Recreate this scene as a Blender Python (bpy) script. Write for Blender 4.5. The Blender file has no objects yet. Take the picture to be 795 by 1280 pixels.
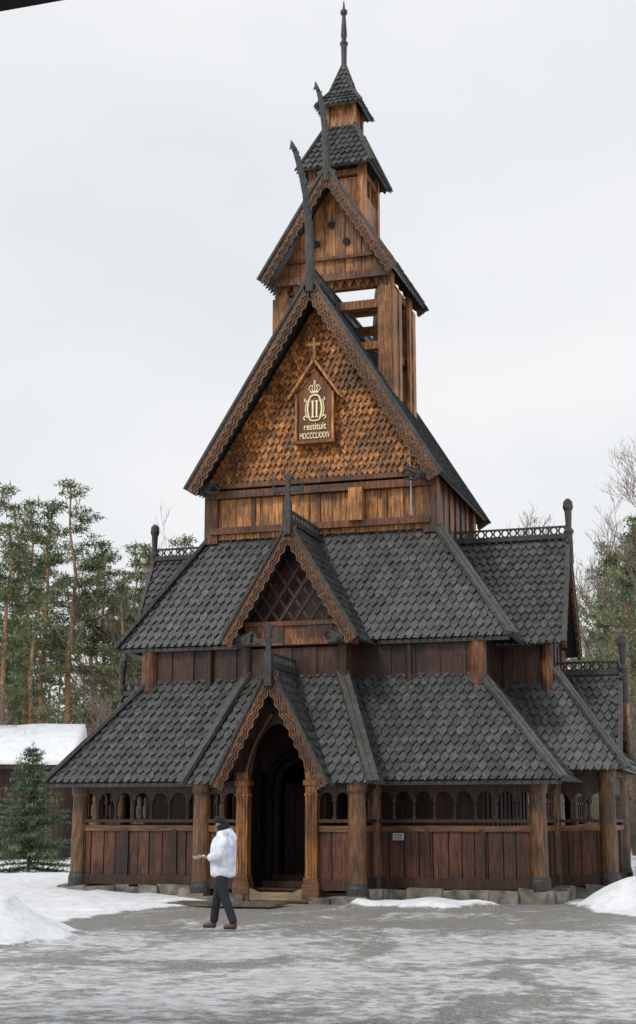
import bpy, bmesh, math, random
from mathutils import Vector as V, Matrix, noise
random.seed(7)
rnd = random.uniform
Z = V((0, 0, 1))
TH = math.radians(17)
F = V((-math.sin(TH), math.cos(TH), 0)); R = V((math.cos(TH), math.sin(TH), 0))
CAM = V((9.93, -30.99, 1.72))
def place(D, r, z=0.0):
    p = CAM + F * D + R * r
    return V((p.x, p.y, z))
scene = bpy.context.scene
COL = scene.collection

# ---------------------------------------------------------------- materials
def newmat(name):
    m = bpy.data.materials.new(name); m.use_nodes = True
    nt = m.node_tree; b = nt.nodes['Principled BSDF']
    return m, nt, b
def N(nt, t, **kw):
    n = nt.nodes.new(t)
    for k, v in kw.items():
        if k in n.inputs: n.inputs[k].default_value = v
        else: setattr(n, k, v)
    return n
def ramp(nt, stops):
    n = nt.nodes.new('ShaderNodeValToRGB'); e = n.color_ramp.elements
    while len(e) < len(stops): e.new(0.5)
    for i, (p, c) in enumerate(stops):
        e[i].position = p; e[i].color = (c[0], c[1], c[2], 1)
    return n
def wood(name, dark, light, scale=(9, 9, 1.0), rough=0.65, isl=0.5, bump=0.4, stain=(0.35, 0.65), stainc=None, stf=0.6, lo=.34, hi=.66, sts=1.1):
    m, nt, b = newmat(name); L = nt.links
    tc = N(nt, 'ShaderNodeTexCoord'); mp = N(nt, 'ShaderNodeMapping'); mp.inputs['Scale'].default_value = scale
    L.new(tc.outputs['Object'], mp.inputs['Vector'])
    g = N(nt, 'ShaderNodeNewGeometry')
    n1 = N(nt, 'ShaderNodeTexNoise', Scale=2.5, Detail=8.0, Roughness=0.65); L.new(mp.outputs[0], n1.inputs['Vector'])
    r1 = ramp(nt, [(lo, dark), (hi, light)]); L.new(n1.outputs['Fac'], r1.inputs['Fac'])
    n2 = N(nt, 'ShaderNodeTexNoise', Scale=sts, Detail=5.0, Roughness=0.6); L.new(tc.outputs['Object'], n2.inputs['Vector'])
    r2 = ramp(nt, [(stain[0], (0, 0, 0)), (stain[1], (1, 1, 1))]); L.new(n2.outputs['Fac'], r2.inputs['Fac'])
    mx = N(nt, 'ShaderNodeMix', data_type='RGBA'); L.new(r2.outputs[0], mx.inputs['Factor'])
    sc = stainc or [c * 0.6 for c in dark]
    mx.inputs['A'].default_value = (*sc, 1)
    L.new(r1.outputs[0], mx.inputs['B'])
    mm = N(nt, 'ShaderNodeMix', data_type='RGBA'); mm.inputs['Factor'].default_value = stf
    L.new(r1.outputs[0], mm.inputs['A']); L.new(mx.outputs['Result'], mm.inputs['B'])
    mr = N(nt, 'ShaderNodeMapRange'); L.new(g.outputs['Random Per Island'], mr.inputs['Value'])
    mr.inputs['To Min'].default_value = 1 - isl; mr.inputs['To Max'].default_value = 1 + isl
    hs = N(nt, 'ShaderNodeHueSaturation'); L.new(mm.outputs['Result'], hs.inputs['Color']); L.new(mr.outputs[0], hs.inputs['Value'])
    L.new(hs.outputs[0], b.inputs['Base Color'])
    b.inputs['Roughness'].default_value = rough
    bp = N(nt, 'ShaderNodeBump', Strength=bump, Distance=0.03); L.new(n1.outputs['Fac'], bp.inputs['Height']); L.new(bp.outputs[0], b.inputs['Normal'])
    return m
def flat(name, col, rough=0.6, metal=0.0, var=0.25, sc=8.0, bump=0.2, col2=None):
    m, nt, b = newmat(name); L = nt.links
    tc = N(nt, 'ShaderNodeTexCoord'); n1 = N(nt, 'ShaderNodeTexNoise', Scale=sc, Detail=6.0); L.new(tc.outputs['Object'], n1.inputs['Vector'])
    r1 = ramp(nt, [(0.35, col2 or [c * (1 - var) for c in col]), (0.65, [min(1, c * (1 + var)) for c in col])])
    L.new(n1.outputs['Fac'], r1.inputs['Fac']); L.new(r1.outputs[0], b.inputs['Base Color'])
    b.inputs['Roughness'].default_value = rough; b.inputs['Metallic'].default_value = metal
    bp = N(nt, 'ShaderNodeBump', Strength=bump, Distance=0.02); L.new(n1.outputs['Fac'], bp.inputs['Height']); L.new(bp.outputs[0], b.inputs['Normal'])
    return m
M_roof = wood('tarred_shingle', (0.014, 0.016, 0.017), (0.080, 0.085, 0.086), scale=(4, 4, 4), rough=0.42, isl=0.38, bump=0.25, stainc=(0.05, 0.042, 0.034), stf=.45, stain=(.3, .5))
M_trim = wood('tarred_board', (0.014, 0.014, 0.014), (0.07, 0.07, 0.068), scale=(5, 5, 3), rough=0.55, isl=0.2)
M_hip = wood('weathered_hip_board', (0.03, 0.028, 0.026), (0.125, 0.118, 0.105), scale=(5, 5, 3), rough=0.6, isl=0.2, stainc=(.03, .028, .025))
M_dark = wood('dark_tarred_wood', (0.007, 0.004, 0.003), (0.09, 0.030, 0.011), rough=0.5, isl=0.5)
M_brown = wood('brown_tarred_wood', (0.018, 0.007, 0.003), (0.26, 0.092, 0.027), rough=0.5, isl=0.5, stf=.75, stain=(.36, .58))
M_wall = wood('gallery_panel_wood', (0.018, 0.007, 0.004), (0.15, 0.050, 0.019), rough=0.5, isl=0.35, stf=.7, stain=(.36, .58))
M_post = wood('post_wood', (0.015, 0.009, 0.005), (0.24, 0.108, 0.040), rough=0.5, isl=0.2, stf=.65, stain=(.36, .58))
M_oran = wood('sunbleached_pine', (0.05, 0.015, 0.004), (0.74, 0.32, 0.08), rough=0.5, isl=0.4, stf=.55, stain=(.36, .56))
M_gold_w = wood('golden_tarred_wood', (0.035, 0.013, 0.005), (0.50, 0.20, 0.052), rough=0.5, isl=0.4, stf=.65, stain=(.36, .56))
M_gsh = wood('gable_shingle', (0.032, 0.010, 0.003), (0.58, 0.225, 0.050), scale=(6, 6, 4), rough=0.62, isl=0.5, stainc=(0.03, 0.010, 0.004), stf=.6, stain=(.36, .54), sts=.9, lo=.36, hi=.64)
M_barge = wood('carved_board', (0.03, 0.014, 0.007), (0.28, 0.125, 0.05), scale=(6, 6, 6), rough=0.55, isl=0.25)
M_rail = wood('worn_rail', (0.05, 0.02, 0.009), (0.34, 0.15, 0.055), scale=(1, 9, 9), rough=0.5, isl=0.2)
M_stone = flat('plinth_stone', (0.17, 0.155, 0.13), rough=0.9, var=0.5, sc=4, bump=0.8)
M_black = flat('black_and_hole_shade', (0.01, 0.008, 0.007), rough=0.8)  # plain near-black for black parts; also paints the shade of the sound holes
M_gold = flat('gold_paint', (0.86, 0.76, 0.47), rough=0.4, var=0.1)
M_panel = wood('panel_wood', (0.07, 0.02, 0.008), (0.34, 0.12, 0.035), isl=0.1)
M_thres = wood('worn_threshold', (0.16, 0.11, 0.06), (0.42, 0.32, 0.2), scale=(1, 9, 9), isl=0.2)
M_snow = flat('snow', (0.8, 0.82, 0.86), rough=0.6, var=0.06, sc=3, bump=0.3)
M_red = wood('red_board_wall', (0.03, 0.010, 0.007), (0.09, 0.028, 0.018), scale=(9, 9, 1), isl=0.2)
M_white = flat('white_paper', (0.7, 0.7, 0.68), rough=0.5, var=0.05)
M_sign = flat('grey_sign', (0.4, 0.4, 0.39), rough=0.5, var=0.05)
M_metal = flat('grey_pipe', (0.35, 0.35, 0.35), rough=0.4, metal=0.3)

# ---------------------------------------------------------------- builder
class MB:
    def __init__(s): s.v = []; s.f = []; s.m = []; s.mi = 0
    def add(s, vs, fs):
        o = len(s.v); s.v += [tuple(p) for p in vs]
        for f in fs: s.f.append([i + o for i in f]); s.m.append(s.mi)
    def box(s, c, sz, M=None, jit=0):
        c = V(c); vs = []
        for x in (-.5, .5):
            for y in (-.5, .5):
                for z in (-.5, .5):
                    p = V((x * sz[0], y * sz[1], z * sz[2]))
                    if jit: p += V((rnd(-jit, jit), rnd(-jit, jit), rnd(-jit, jit)))
                    if M: p = M @ p
                    vs.append(c + p)
        s.add(vs, [(0, 1, 3, 2), (4, 6, 7, 5), (0, 4, 5, 1), (2, 3, 7, 6), (0, 2, 6, 4), (1, 5, 7, 3)])
    def beam(s, a, b, w, h, up=Z):
        a = V(a); b = V(b); d = (b - a).normalized(); side = d.cross(up)
        if side.length < 1e-4: side = d.cross(V((1, 0, 0)))
        side.normalize(); u = side.cross(d).normalized()
        M = Matrix((side, d, u)).transposed()
        s.box((a + b) / 2, (w, (b - a).length, h), M)
    def prism(s, pts, ext):
        n = len(pts); ext = V(ext); vs = [V(p) for p in pts] + [V(p) + ext for p in pts]
        s.add(vs, [list(range(n - 1, -1, -1)), list(range(n, 2 * n))] + [(i, (i + 1) % n, (i + 1) % n + n, i + n) for i in range(n)])
    def tube(s, path, rad, n=8, sq=(1, 1), ref=None, closed=False):
        path = [V(p) for p in path]; k = len(path)
        if not hasattr(rad, '__len__'): rad = [rad] * k
        vs = []; ref = V(ref) if ref else None
        for i, p in enumerate(path):
            if closed: d = path[(i + 1) % k] - path[i - 1]
            else: d = path[min(i + 1, k - 1)] - path[max(i - 1, 0)]
            d.normalize()
            rr = ref or (V((1, 0, 0)) if abs(d.x) < .8 else V((0, 1, 0)))
            a = (rr - d * rr.dot(d)).normalized(); b = d.cross(a)
            for j in range(n):
                t = 2 * math.pi * j / n
                vs.append(p + a * math.cos(t) * rad[i] * sq[0] + b * math.sin(t) * rad[i] * sq[1])
        fs = []
        kk = k if closed else k - 1
        for i in range(kk):
            for j in range(n):
                i2 = (i + 1) % k
                fs.append((i * n + j, i * n + (j + 1) % n, i2 * n + (j + 1) % n, i2 * n + j))
        if not closed: fs += [list(range(n))[::-1], [(k - 1) * n + j for j in range(n)]]
        s.add(vs, fs)
    def lathe(s, base, prof, n=16):
        base = V(base); s.tube([base + V((0, 0, z)) for z, r in prof], [r for z, r in prof], n, ref=(1, 0, 0))
    def build(s, name, mats, parent=None, label=None, smooth=False):
        me = bpy.data.meshes.new(name); me.from_pydata(s.v, [], s.f)
        if not isinstance(mats, (list, tuple)): mats = [mats]
        for m in mats: me.materials.append(m)
        me.polygons.foreach_set('material_index', s.m)
        if smooth: me.polygons.foreach_set('use_smooth', [True] * len(me.polygons))
        me.update()
        bm = bmesh.new(); bm.from_mesh(me); bmesh.ops.recalc_face_normals(bm, faces=bm.faces); bm.to_mesh(me); bm.free()
        ob = bpy.data.objects.new(name, me); COL.objects.link(ob)
        if parent: ob.parent = parent
        if label: ob['label'] = label
        return ob
def empty(name, loc, label, cat, group=None):
    e = bpy.data.objects.new(name, None); e.location = loc; e.empty_display_size = 0.3; COL.objects.link(e)
    e['label'] = label; e['category'] = cat
    if group: e['group'] = group
    return e

def shingle(mb, poly, w=0.185, ex=0.222, outward=None, slab=0.07, lift=0.055, drop=0.05, th=.035):
    poly = [V(p) for p in poly]
    n = (poly[1] - poly[0]).cross(poly[-1] - poly[0]).normalized()
    if outward is not None:
        if n.dot(V(outward)) < 0: n = -n
    elif n.z < 0: n = -n
    u = Z.cross(n).normalized(); v = n.cross(u).normalized()
    if v.z < 0: v = -v
    c = sum(poly, V()) / len(poly)
    mb.prism([p for p in poly], -n * slab)
    o = poly[0]
    us = [(p - o).dot(u) for p in poly]; vs_ = [(p - o).dot(v) for p in poly]
    umin, umax, vmin, vmax = min(us), max(us), min(vs_), max(vs_)
    bm = bmesh.new()
    rows = int((vmax - vmin) / ex) + 2
    for j in range(rows):
        vb = vmin - drop + j * ex
        k = int((umax - umin) / w) + 3
        for i in range(k):
            uc = umin - w + i * w + (w / 2 if j % 2 else 0) + rnd(-.006, .006)
            vv = vb + rnd(-.008, .008); hw = w * .47; tw = rnd(-.01, .01); lf = lift * rnd(.88, 1.2)
            L = ex * 1.5; e = ex
            def P(a, b, h=0):
                t = b / L
                return o + u * (uc + a + tw * b / L) + v * (vv + b) + n * (lf * (1 - t) + 0.004 + h + a * tw * 2)
            prof = [(-hw, L), (-hw, e * .5), (-hw * .5, e * .2), (0, -e * .06), (hw * .5, e * .2), (hw, e * .5), (hw, L)]
            tv = [bm.verts.new(P(a, b)) for a, b in prof]
            bv = [bm.verts.new(P(a, b, -th)) for a, b in prof]
            bm.faces.new(tv)
            for q in range(len(prof) - 1):
                bm.faces.new((tv[q + 1], tv[q], bv[q], bv[q + 1]))
    np_ = len(poly)
    for i in range(np_):
        a = poly[i]; b = poly[(i + 1) % np_]
        if (b - a).length < 1e-5: continue
        if abs((a - o).dot(v) - vmin) < 1e-3 and abs((b - o).dot(v) - vmin) < 1e-3: continue
        pn = (b - a).cross(n).normalized()
        if pn.dot(c - a) > 0: pn = -pn
        bmesh.ops.bisect_plane(bm, geom=bm.verts[:] + bm.edges[:] + bm.faces[:], plane_co=a, plane_no=pn, clear_outer=True)
    bm.verts.index_update()
    mb.add([x.co.copy() for x in bm.verts], [[x.index for x in f.verts] for f in bm.faces])
    bm.free()

def crest(mb, a, b, h=0.22):
    a = V(a); b = V(b); d = (b - a); L = d.length; d.normalize()
    mb.beam(a + Z * .05, b + Z * .05, 0.16, 0.12)
    n = max(2, int(L / 0.2)); s = L / n
    side = d.cross(Z)
    for i in range(n):
        c = a + d * (s * (i + .5)) + Z * (0.11 + h * .42)
        ring = [c + d * math.cos(t) * s * .42 + Z * math.sin(t) * h * .42 for t in [2 * math.pi * k / 8 for k in range(8)]]
        mb.tube(ring, 0.022, 4, closed=True, ref=side)
    mb.beam(a + Z * (0.11 + h * .86), b + Z * (0.11 + h * .86), 0.05, 0.045)

def barge(foot, apex, nrm, parent, w=0.24, wave=0.022, per=0.24):
    mb = MB()
    foot = V(foot); apex = V(apex); nrm = V(nrm).normalized()
    d = (apex - foot); L = d.length; d.normalize()
    inn = V((0, 0, -1)); inn = (inn - d * inn.dot(d)).normalized()
    mb.prism([foot - inn * .05, apex - inn * .05, apex + inn * .015, foot + inn * .015], nrm * 0.09)
    mb.mi = 1
    k = max(8, int(L / per * 8))
    def strip(o1, a1, o2, a2, thick, off, ph=0):
        t_, b_ = [], []
        for i in range(k + 1):
            s_ = L * i / k; w_ = math.sin(2 * math.pi * s_ / per + ph)
            p = foot + d * s_
            t_.append(p + inn * (o1 + a1 * w_) + nrm * off); b_.append(p + inn * (o2 + a2 * w_) + nrm * off)
        t2 = [q + nrm * thick for q in t_]; b2 = [q + nrm * thick for q in b_]
        vs = t_ + b_ + t2 + b2; m = k + 1; fs = []
        for i in range(k):
            fs += [(2 * m + i, 2 * m + i + 1, 3 * m + i + 1, 3 * m + i), (i, m + i, m + i + 1, i + 1),
                   (m + i, 3 * m + i, 3 * m + i + 1, m + i + 1), (i, i + 1, 2 * m + i + 1, 2 * m + i)]
        fs += [(0, 2 * m, 3 * m, m), (k, m + k, 3 * m + k, 2 * m + k)]
        mb.add(vs, fs)
    strip(0.015, 0, w, wave, 0.045, 0.0)
    strip(w * .42, wave * 1.1, w * .42 + .03, wave * 1.1, 0.035, 0.043)
    strip(w * .68, wave * 1.1, w * .68 + .025, wave * 1.1, 0.035, 0.043)
    strip(w - .02, wave, w + 0.012, wave, 0.035, 0.043)
    return mb.build('barge_board', [M_trim, M_barge], parent)

# ================================================================ CHURCH
church = empty('stave_church', (0, 0, 0), 'tall dark tarred wooden stave church with tiered shingled roofs', 'church')
YC = 3.95
rect = lambda x, y0, y1, z: [V((-x, y0, z)), V((x, y0, z)), V((x, y1, z)), V((-x, y1, z))]
LX = 6.0   # outer line of the north porch posts

def stones(a, b, z0=-.15, z1=.26):
    mb = MB()
    a = V(a); b = V(b); L = (b - a).length; d = (b - a).normalized(); s = 0
    ang = math.atan2(d.y, d.x); M = Matrix.Rotation(ang, 3, 'Z')
    while s < L:
        l = min(rnd(.25, .8), L - s + .1)
        h = (z1 - z0) * rnd(.88, 1.04)
        mb.box(a + d * (s + l / 2) + V((0, 0, z0 + h / 2)), (l * 1.06, .66 * rnd(.9, 1.15), h), M, jit=.035); s += l
    mb.build('stone_base', M_stone, church)
for a, b in [((-5.4, 0), (-1.9, 0)), ((-1.9, 0), (-1.9, -1.35)), ((1.9, -1.35), (1.9, 0)), ((1.9, 0), (5.5, 0)), ((5.4, 0), (5.4, 2.4)), ((5.4, 2.4), (6.6, 2.4)),
             ((6.6, 2.4), (6.6, 5.5)), ((6.6, 5.5), (5.4, 5.5)), ((5.4, 5.5), (5.4, 7.9)), ((5.4, 7.9), (-5.4, 7.9)), ((-5.4, 7.9), (-5.4, 5.5)), ((-LX, 5.5), (-LX, 2.4)), ((-5.4, 2.4), (-5.4, 0))]:
    stones((*a, 0), (*b, 0))
stones((-1.9, -1.35, 0), (-.8, -1.35, 0), z1=.15); stones((.8, -1.35, 0), (1.9, -1.35, 0), z1=.15)
mb = MB(); mb.box((0, 4, .15), (10.5, 7.8, .16)); mb.box((0, -.7, .13), (3.2, 1.3, .14)); mb.box((.2, 3.95, .15), (12.2, 3.0, .155)); mb.build('floor', M_dark, church)

def post(x, y, r=.19, z0=.12, z1=2.5):
    m = MB(); m.lathe((x, y, 0), [(z0 + .36, r * 1.02), (z1 * .5, r), (z1 - .3, r * .93), (z1 - .22, r * 1.12), (z1, r * 1.16)], 18)
    p = m.build('post', M_post, church)
    m = MB(); m.lathe((x, y, 0), [(z0, r * 1.24), (z0 + .3, r * 1.22), (z0 + .34, r * 1.12), (z0 + .4, r * 1.08)], 18); m.build('post_base', M_trim, p)
for x in (-5.3, 5.3):
    post(x, 0); post(x, 7.9)
for x in (-1.73, 1.73): post(x, -1.38, .2, 0.0); post(x, 0, .17)
for x in (-.77, .77):
    m = MB(); m.box((x, -1.42, 1.5), (.25, .25, 2.35)); m.box((x, -1.42, 2.45), (.32, .32, .1)); m.box((x, -1.42, 2.2), (.29, .29, .05))
    for k in (-.07, 0, .07): m.box((x + k, -1.555, 1.4), (.018, .02, 1.7))
    pp = m.build('porch_post', M_gold_w, church)
    m = MB(); m.box((x, -1.42, .2), (.36, .36, .4)); m.box((x, -1.42, .45), (.31, .31, .1)); m.build('post_base', M_rail, pp)
for sx, X in ((-1, LX), (1, 6.5)):
    for y in (2.4, 5.5): post(sx * X, y, .19, .15, 2.85); post(sx * 5.3, y, .17)

def gwall(a, b, hi=0.0, plank=0.3):
    a = V((*a, 0)); b = V((*b, 0)); L = (b - a).length; d = (b - a).normalized(); M = Matrix.Rotation(math.atan2(d.y, d.x), 3, 'Z')
    nn = V((d.y, -d.x, 0))
    m = MB()
    m.beam(a + Z * .36, b + Z * .36, .2, .22)
    m.mi = 1
    s = 0
    while s < L - .02:
        w = min(plank * rnd(.85, 1.2), L - s)
        if L - s - w < .1: w = L - s
        m.box(a + d * (s + w / 2) + Z * .97 + nn * rnd(-.012, .012), (w * .93, .06, 1.05), M)
        s += w
    m.mi = 0
    k = max(1, round(L / 1.15))
    for i in range(k + 1):
        if 0 < i < k: m.box(a + d * (L * i / k) + Z * .97 + nn * .03, (.12, .1, 1.02), M)
    m.box(a + d * L / 2 + Z * .95 - nn * .06, (L, .03, 1.05), M)
    m.mi = 2
    m.beam(a + Z * 1.5, b + Z * 1.5, .15, .12)
    m.mi = 0
    m.beam(a + Z * 1.66, b + Z * 1.66, .2, .07)
    ob = m.build('gallery_wall', [M_dark, M_wall, M_rail], church)
    m = MB(); k = max(1, round(L / .46)); s = L / k
    z0, zs, z1 = 1.69, 2.12, 2.36 + hi
    for i in range(k + 1):
        if 0 < i < k:
            p = a + d * (s * i)
            m.lathe(p, [(z0, .06), (z0 + .07, .055), (z0 + .09, .035), (zs - .1, .04), (zs - .07, .065), (zs, .07)], 8)
    for i in range(k):
        p = a + d * (s * (i + .5)); hw = s / 2; rr = hw * .74; seg = 8
        arc = [(-hw, zs), (-rr, zs)] + [(-rr * math.cos(math.pi * q / seg), zs + rr * 1.0 * math.sin(math.pi * q / seg)) for q in range(1, seg)] + [(rr, zs), (hw, zs)]
        for (x1, h1), (x2, h2) in zip(arc[:-1], arc[1:]):
            if abs(x2 - x1) < 1e-6: continue
            m.prism([p + d * x1 + Z * h1 - nn * .03, p + d * x2 + Z * h2 - nn * .03, p + d * x2 + Z * z1 - nn * .03, p + d * x1 + Z * z1 - nn * .03], nn * .06)
    m.beam(a + Z * (z1 + .07), b + Z * (z1 + .07), .2, .14)
    m.build('arcade', M_dark, ob)
gwall((-5.3, 0), (-1.73, 0)); gwall((1.73, 0), (5.3, 0))
gwall((-1.73, 0), (-1.73, -1.38)); gwall((1.73, -1.38), (1.73, 0))
gwall((-1.6, -1.38), (-.9, -1.38)); gwall((.9, -1.38), (1.6, -1.38))
for sx, X in ((-1, LX), (1, 6.5)):
    a = [(5.3 * sx, 0), (5.3 * sx, 2.4)]; gwall(*(a if sx > 0 else a[::-1]))
    a = [(5.3 * sx, 2.4), (X * sx, 2.4)]; gwall(*(a if sx > 0 else a[::-1]), hi=.3)
    a = [(5.3 * sx, 5.5), (5.3 * sx, 7.9)]; gwall(*(a if sx > 0 else a[::-1]))
    a = [(X * sx, 2.4), (X * sx, 5.5)]; gwall(*(a if sx > 0 else a[::-1]), hi=.3)

def plankwall(m, a, b, z0, z1, w=.28, t=.1):
    a = V((*a, 0)); b = V((*b, 0)); L = (b - a).length; d = (b - a).normalized(); M = Matrix.Rotation(math.atan2(d.y, d.x), 3, 'Z'); s = 0
    nn = V((d.y, -d.x, 0)); i = 0
    while s < L - .02:
        ww = min(w * rnd(.85, 1.2), L - s)
        if L - s - ww < .1: ww = L - s
        off = (.022 if i % 2 else -.012) + rnd(-.008, .008); i += 1
        m.box(a + d * (s + ww / 2) + Z * (z0 + z1) / 2 + nn * off, (ww * 1.01, t, z1 - z0), M); s += ww
m = MB()
for a, b in [((-3.95, .75), (-.75, .75)), ((.75, .75), (3.95, .75)), ((3.95, .75), (3.95, 7.15)), ((3.95, 7.15), (-3.95, 7.15)), ((-3.95, 7.15), (-3.95, .75))]:
    plankwall(m, a, b, .2, 5.75)
plankwall(m, (-.75, .75), (.75, .75), 3.0, 5.75)
m.build('aisle_wall', M_dark, church)
for x in (-3.95, 3.95):
    for y in (.75, 7.15):
        m = MB(); m.lathe((x, y, 0), [(4.3, .21), (5.75, .2)], 14); m.build('corner_post', M_brown, church)
for x in (-2.4, 2.4):
    m = MB(); m.lathe((x, .66, 0), [(4.5, .07), (5.75, .07)], 10); m.build('wall_stave', M_dark, church)
m = MB()
for x in (-.72, .72): m.lathe((x, .62, 0), [(.2, .15), (.5, .14), (.55, .1), (2.2, .1), (2.3, .16), (2.45, .17)], 12); m.box((x * 1.3, .66, 1.35), (.28, .1, 2.3))
arc = [V((.72 * math.cos(t), .6, 2.35 + .72 * math.sin(t))) for t in [math.pi * q / 14 for q in range(15)]]
m.tube(arc, .1, 8, ref=(0, 1, 0))
arc = [V((.95 * math.cos(t), .62, 2.35 + .9 * math.sin(t))) for t in [math.pi * q / 14 for q in range(15)]]
m.tube(arc, .06, 6, ref=(0, 1, 0))
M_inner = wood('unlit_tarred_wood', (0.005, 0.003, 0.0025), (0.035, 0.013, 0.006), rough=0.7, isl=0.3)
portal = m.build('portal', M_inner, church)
m = MB()
for i in range(4): m.box((-.5 + i * .27 + .05, .82, 1.35), (.255, .06, 2.3))
for z in (.7, 1.9): m.box((-.05, .77, z), (.95, .03, .07))
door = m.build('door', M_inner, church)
m = MB(); ring = [V((.3 + .06 * math.cos(t), .76, 1.25 + .06 * math.sin(t))) for t in [k * math.pi / 5 for k in range(10)]]; m.tube(ring, .012, 6, closed=True, ref=(0, 1, 0)); m.build('handle', M_black, door)
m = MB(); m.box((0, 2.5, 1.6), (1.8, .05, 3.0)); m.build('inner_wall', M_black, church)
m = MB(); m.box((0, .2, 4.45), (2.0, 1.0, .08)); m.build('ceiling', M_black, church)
for s in (-1, 1):
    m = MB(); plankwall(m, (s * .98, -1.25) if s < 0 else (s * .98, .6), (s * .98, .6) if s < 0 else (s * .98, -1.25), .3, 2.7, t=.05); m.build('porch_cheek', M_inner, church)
m = MB()
m.box((0, -1.42, .1), (1.22, .2, .2))
m.prism([V((-.6, -1.56, .04)), V((.6, -1.56, .04)), V((.6, -1.56, .3)), V((.35, -1.56, .2)), V((0, -1.56, .165)), V((-.35, -1.56, .2)), V((-.6, -1.56, .3))], (0, .04, 0))
m.build('threshold', M_thres, church)
for y, z, h in ((-1.0, .25, .05), (-.35, .32, .14), (.35, .42, .16)):
    m = MB(); m.box((0, y, z), (1.3, .4, h)); m.build('step', M_dark, church)

def hip(par, a, b, w=.24, h=.08):
    a = V(a); b = V(b); d = (b - a).normalized(); m = MB()
    sd = d.cross(Z).normalized()
    m.beam(a - d * .05 + Z * .06 - sd * w * .27, b + Z * .06 - sd * w * .27, w * .5, h); m.beam(a - d * .07 + Z * .075 + sd * w * .27, b + Z * .075 + sd * w * .27, w * .5, h)
    m.build('hip_board', M_hip, par)
def eaveboard(par, a, b):
    m = MB(); m.beam(a, b, .08, .08); m.build('eave_board', M_trim, par)
E1, T1 = rect(5.9, -.65, 8.55, 2.53), rect(3.95, .75, 7.15, 4.9)
m = MB()
shingle(m, [V((-5.9, -.65, 2.53)), V((-2.03, -.65, 2.53)), V((-1.0, .75, 4.9)), V((-3.95, .75, 4.9))])
shingle(m, [V((2.03, -.65, 2.53)), V((5.9, -.65, 2.53)), V((3.95, .75, 4.9)), V((1.0, .75, 4.9))])
for i in (1, 2, 3):
    j = (i + 1) % 4; shingle(m, [E1[i], E1[j], T1[j], T1[i]])
g_roof = m.build('gallery_roof', M_roof, church)
for i in range(4): hip(g_roof, E1[i], T1[i])
for (x0, x1) in ((-5.9, -2.1), (2.1, 5.9)): eaveboard(g_roof, (x0, -.6, 2.45), (x1, -.6, 2.45))
m = MB()
for s in (-1, 1):
    shingle(m, [V((s * 2.12, -1.6, 2.45)), V((s * 1.2, -1.6, 2.45)), V((0, -.338, 4.78)), V((0, -.3, 4.85)), V((s * 1.1, -.3, 4.85))])
    shingle(m, [V((s * 2.12, -1.6, 2.45)), V((s * 2.12, -.3, 2.45)), V((s * 1.1, .75, 4.85)), V((s * 1.1, -.3, 4.85))])
b_roof = m.build('bay_roof', M_roof, church)
for s in (-1, 1): hip(b_roof, (s * 2.12, -1.6, 2.45), (s * 1.1, -.3, 4.85), .26)

def gable_roof(name, P, half, z0, z1, o_front, o_back_e, o_back_r, crest_on=True, bw=.24, wave=.022):
    m = MB()
    for s in (-1, 1):
        poly = [P(s * half, o_front, z0), P(s * half, o_back_e, z0), P(0, o_back_r, z1), P(0, o_front, z1)]
        shingle(m, poly, outward=V((0, 0, 1)))
    ob = m.build(name, M_roof, church)
    if crest_on:
        m = MB(); crest(m, P(0, o_front, z1 + .03), P(0, o_back_r, z1 + .03)); m.build('ridge_crest', M_trim, ob)
    nrm = P(0, 1, 0) - P(0, 0, 0)
    for s in (-1, 1): barge(P(s * (half + .03), o_front, z0), P(0, o_front, z1 + .05), nrm, ob, w=bw, wave=wave)
    return ob
Pf = lambda a, o, z: V((a, -o, z))
Pr = lambda a, o, z: V((o, YC + a, z))
Pl = lambda a, o, z: V((-o, YC + a, z))
gable_roof('porch_roof', Pf, 1.25, 2.4, 4.83, 2.0, 1.55, .33)
gable_roof('upper_porch_roof', Pf, 1.56, 5.6, 8.2, .75, -.7, -1.6, bw=.25)
for P, dl, du in ((Pr, 0, 0), (Pl, .68, .36)):
    gable_roof('wing_roof', P, 1.58 if not du else 1.25, 5.7 if not du else 6.2, 8.4, 5.62 - du, 3.0, 2.6)
    gable_roof('side_porch_roof', P, 1.2, 3.0, 5.05 - dl * .3, 6.75 - dl, 6.4 - dl, 4.2)
    o1 = 7.0 - dl; o2 = 5.35 - dl; zt = 5.1 - dl * .35
    m = MB()
    shingle(m, [P(-2.0, o1, 2.8), P(2.0, o1, 2.8), P(1.05, o2, zt), P(-1.05, o2, zt)])
    for s in (-1, 1):
        shingle(m, [P(s * 2.0, o1, 2.8), P(s * 2.0, 5.0, 2.8), P(s * 1.05, 3.8, zt), P(s * 1.05, o2, zt)])
    ob = m.build('side_bay_roof', M_roof, church)
    for s in (-1, 1): hip(ob, P(s * 2.0, o1, 2.8), P(s * 1.05, o2, zt))
    m = MB(); ow = 5.2 - du
    for s in (-1, 1):
        c1 = P(s * 1.15, 3.9, 0); c2 = P(s * 1.15, ow, 0); plankwall(m, c1.xy, c2.xy, 4.2, 5.8)
    c1 = P(-1.15, ow, 0); c2 = P(1.15, ow, 0); plankwall(m, c1.xy, c2.xy, 4.2, 5.8)
    nrm = P(0, 1, 0) - P(0, 0, 0)
    m.prism([P(-1.2, ow + .05, 5.8), P(1.2, ow + .05, 5.8), P(0, ow + .05, 8.1)], -nrm * .1)
    m.build('wing_wall', M_dark, church)
    for s in (-1, 1):
        m = MB(); m.lathe(P(s * 1.15, ow, 0), [(4.3, .16), (5.8, .15)], 12); m.build('corner_post', M_brown, church)
m = MB()
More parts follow.
